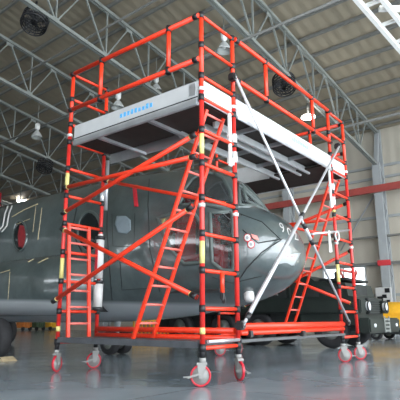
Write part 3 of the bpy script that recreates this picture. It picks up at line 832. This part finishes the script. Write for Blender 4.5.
MB().torus((9.3, 3.32, 2.35), (1, .8, 0), .14, .03).build('handwheel', M_wheelred, jk)
MB().tube((9.1, 3.4, 2.3), (9.7, 3.4, 2.3), .05).build('outlet_pipe', M_wheelred, jk)

# ------------------------------------------------------------------ yellow machine, control box, background kit
ym = thing('ground_power_cart', 'yellow rounded machine cut by the right picture edge beneath the wall column', 'machine', (16.0, 2.4, 0))
MB().bb((14.5, 1.4, .40), (16.5, 3.22, 1.0), .12).build('base_body', M_ylw, ym)
MB().lathe([(0, -1.0), (.45, -.98), (.56, -.85), (.58, 0), (.56, .85), (.45, .98), (0, 1.0)], (15.45, 2.45, .86), (0, 1, 0), 28).build('hood', M_ylw, ym)
MB().bb((14.6, 1.5, .22), (16.4, 3.15, .45), .02).build('chassis', M_truckd, ym)
for (xx, yy) in ((14.7, 1.8), (14.7, 2.9), (16.2, 1.8), (16.2, 2.9)): wheel((xx, yy, .24), (1, 0, 0), .24, .14, ym)
cb_ = thing('control_panel', 'white wall control panel with black switches hung on the steel column', 'control panel', tuple(H(XW-.95, Y0+.05, 1.35)))
o_ = H(XW-.9, Y0+.12, 1.78)
MB().box(o_, (.12, .72, .85), RH, .01).build('cabinet', M_white, cb_)
mb = MB()
for dy, dz, w, h in ((-.2, .28, .22, .2), (-.05, .02, .2, .16), (.15, -.08, .26, .2), (-.22, -.22, .14, .14), (.2, -.3, .14, .12)): mb.box(o_ + EX*-.07 + EY*dy + EZ*dz, (.03, w, h), RH)
mb.build('switch', M_black, cb_)
so = H(XW-.83, Y0, 3.35)
tag(MB().box(so, (.04, .62, .26), RH, .01).build('red_notice', mat('red_notice_paint', (.6, .04, .05), .5)), 'small red notice plate fixed halfway up the steel column at right', 'sign')
tag(MB().bb((15.6, 3.4, .0), (18.3, 3.7, .22), .02).build('white_floor_strip', M_white), 'low white strip along the floor behind the truck at right', 'block')  # white strip at floor level, drawn as a low box

# yellow barrier behind the helicopter
yb = thing('yellow_barrier', 'yellow barred barrier standing on the floor beneath the helicopter belly', 'barrier', (14.3, 14, 0))
MB().bb((12.6, 13.95, .70), (16.1, 14.05, .85)).bb((12.6, 13.95, .2), (16.1, 14.05, .42)).build('rail', M_ylw, yb)
mb = MB()
for i in range(13): mb.bb((12.6+.28*i, 13.96, .0), (12.66+.28*i, 14.04, .8))
mb.build('bars', M_ylw, yb)
bc = tag(MB().bb((16.4, 14.2, 0), (17.5, 15, 1.1), .03).bb((16.5, 14.15, .15), (17.4, 14.2, .95), .01).build('tool_cabinet', M_brown), 'brown cabinet on the floor just right of the yellow barrier', 'cabinet')
bc = tag(MB().bb((18.2, 14.2, 0), (19.8, 15, 1.25), .03).bb((18.3, 14.15, .1), (19.0, 14.2, 1.15), .01).bb((19.05, 14.15, .1), (19.7, 14.2, 1.15), .01).build('tool_cabinet', mat('grey_green_cabinet', (.25, .29, .27), .5, var=.05)), 'pale grey double cabinet behind the nearest scaffold frame', 'cabinet')
random.seed(11)
wall_n = ['leftmost', 'second from left', 'third from left', 'fourth from left', 'fifth from left', 'sixth from left', 'seventh from left', 'rightmost']
for i in range(8):
    px = 24 + i*13.5; c = at(px, 330, y=30); cx = c.x
    col = (M_orng, M_grn, M_ylw, M_orng, M_grn, M_orng, M_grn, M_ylw)[i]
    cn = ('orange', 'green', 'yellow', 'orange', 'green', 'orange', 'green', 'yellow')[i]
    e = thing('equipment_cart', f'{cn} equipment cart far behind under the helicopter, {wall_n[i]} of the row', 'cart', (cx, 30, 0), 'equipment carts in the far row')
    w = .40; h = .75 + .12*random.random()
    MB().bb((cx-w, 29.6, .2), (cx+w, 30.5, h), .05).build('cart_body', col, e)
    mb = MB()
    for k in range(4): mb.tube((cx-w+.05+k*.2, 29.6, .3), (cx-w+.15+k*.2, 29.6, h+.25), .03, 6)
    mb.tube((cx-w, 29.6, h+.25), (cx+w, 29.6, h+.25), .035, 6)
    mb.build('cart_frame', col, e)
    for sx in (-.3, .3): MB().lathe([(0, -.06), (.16, -.06), (.16, .06), (0, .06)], (cx+sx, 29.7, .16), (1, 0, 0), 12).build('cart_wheel', M_rubber, e)
# red stand at the left edge above the fuselage
rs_ = thing('work_stand', 'red tubular work stand end showing above the fuselage at the left edge', 'work stand', (8.6, 21, 0))
mb = MB()
for dx in (0, -.9): mb.tube((8.95+dx, 21, 0), (8.95+dx, 21, 7.55), .16, 10)
mb.build('post', M_wheelred, rs_)
mb = MB()
for k in range(12): mb.tube((8.05, 21, .6+k*.6), (8.95, 21, .6+k*.6), .06, 8)
mb.build('rung', M_wheelred, rs_)

# ------------------------------------------------------------------ things on the platform
tag(MB().bb((.78, .55, 4.0), (1.06, .95, 4.27), .02).bb((.86, .62, 4.27), (.98, .88, 4.33), .02).build('tool_case', M_black), 'black tool case on the left platform behind the long white side board', 'case')
tag(MB().bb((.95, .1, 3.945), (1.25, .42, 4.24), .03).tube((1.1, .1, 4.24), (1.1, .42, 4.24), .07).build('winch_unit', M_black), 'small black unit on the bridge platform corner beside the near tower', 'winch')

# ------------------------------------------------------------------ fans and lamps
def fan(px, py, y, label):
    c = at(px, py, y=y)
    root = thing('ceiling_fan', label, 'fan', tuple(c), 'caged fans under the roof trusses')
    ax = (V((-.35, -.25, -.9))).normalized(); R = .42
    mb = MB()
    for h in (-.22, -.08, .08, .22): mb.torus(c + ax*h, ax, R, .028, 24, 6)
    t = V((0, 0, 1)).cross(ax).normalized(); u = ax.cross(t)
    for k in range(14):
        a = 2*PI*k/14; e = t*math.cos(a) + u*math.sin(a)
        mb.tube(c + ax*.22 + e*R, c + ax*-.22 + e*R, .016, 6)
        mb.tube(c + ax*.24 + e*.1, c + ax*.22 + e*R, .013, 6); mb.tube(c - ax*.24 + e*.1, c - ax*.22 + e*R, .013, 6)
    for r_ in (.14, .24, .33): mb.torus(c + ax*.235, ax, r_, .011, 20, 5)
    mb.build('cage', M_black, root)
    MB().tube(c - ax*.2, c + ax*.12, .11, 14).build('motor', M_black, root)
    for k in range(4):
        a = 2*PI*k/4; e = t*math.cos(a) + u*math.sin(a); g = ax.cross(e)
        MB().poly([c + e*.09 - g*.05 - ax*.04, c + e*.36 - g*.12 - ax*.07, c + e*.36 + g*.12 + ax*.07, c + e*.09 + g*.05 + ax*.04], .01, ax).build('blade', M_black, root)
    MB().bar(c + EZ*.35, c + EZ*.75, .05, .05).box(c + EZ*.38, (.3, .06, .06)).build('bracket', M_black, root)
fan(35, 21, 9.55, 'black caged fan hanging from the truss in the upper left corner')
fan(284, 84, 4.15, 'black caged fan under the truss just above the right scaffold guard rail')
fan(45, 166, 19.4, 'small distant black caged fan above the helicopter roof at left')
M_lit = mat('lit_lamp', (1, 1, 1), .5, emit=(1, .97, .9), estr=9)
def lamp(px, py, y, lit, label, s=1.0):
    c = at(px, py, y=y); root = thing('high_bay_lamp', label, 'lamp', tuple(c), 'high bay lamps')
    q = .45 if lit else 1
    MB().lathe([(0, .42*s), (.11*s*q, .42*s), (.11*s*q, .2*s), (.07*s*q, .17*s), (.06*s*q, -.1*s if lit else .1*s), (0, -.1*s if lit else .1*s)], c, EZ, 16).build('ballast', M_purlin if lit else M_white, root)
    if not lit: MB().lathe([(.06*s, .12*s), (.14*s, .02*s), (.22*s, -.12*s), (.26*s, -.22*s), (.25*s, -.22*s), (.2*s, -.12*s), (.12*s, .0)], c, EZ, 24).build('reflector', M_wglass, root)
    MB().lathe([(0, .1*s), (.05*s, .05*s), (.07*s, -.05*s), (.04*s, -.13*s), (0, -.15*s)] if not lit else [(0, -.12*s), (.27*s, -.15*s), (.29*s, -.2*s), (.2*s, -.25*s), (0, -.27*s)], c, EZ, 16).build('bulb', M_lit if lit else M_white, root)
    MB().tube(c + EZ*.42*s, c + EZ*(.42*s+.9), .012, 6).build('suspension', M_steelg, root)
lamp(118, 103, 9.4, False, 'unlit glass lamp seen just above the left platform board, beside the orange rail')
lamp(37, 133, 14.4, False, 'unlit glass lamp hanging left of the scaffold above the distant fan')
lamp(156, 86, 9.4, False, 'unlit glass lamp showing above the left platform near the black case')
lamp(224, 45, 4.3, False, 'unlit glass lamp hanging between the two nearest scaffold posts')
lamp(308, 113, 4.3, True, 'glowing lamp seen through the right scaffold guard rail', 1.0)
lamp(22, 198, 33, True, 'glowing lamp far back just above the helicopter roof at left', 1.5)

# ------------------------------------------------------------------ light
w = bpy.data.worlds.new('world'); bpy.context.scene.world = w; w.use_nodes = True
bg = w.node_tree.nodes['Background']; bg.inputs[0].default_value = (.88, .94, 1.0, 1); bg.inputs[1].default_value = 2.8
sd = bpy.data.lights.new('sun', 'SUN'); sd.energy = 12; sd.angle = .02; sd.color = (1, .96, .9)
so = bpy.data.objects.new('sun', sd); C.objects.link(so)
so.rotation_euler = V((-.35, -.62, .9)).to_track_quat('Z', 'Y').to_euler()
# daylight pouring in through the open hangar doors behind the camera
ad = bpy.data.lights.new('door_daylight', 'AREA'); ad.shape = 'RECTANGLE'; ad.size = 40; ad.size_y = 8; ad.energy = 1000; ad.color = (.9, .96, 1)
ao = bpy.data.objects.new('door_daylight', ad); C.objects.link(ao)
ao.location = H(6, -13.9, 4.4); ao.rotation_euler = (math.radians(90), 0, PH)   # faces +y
vs = bpy.context.scene.view_settings
bpy.context.scene.display_settings.display_device = 'sRGB'
vs.view_transform = 'Standard'; vs.look = 'None'; vs.gamma = 1; vs.exposure = 1.12; vs.use_curve_mapping = False
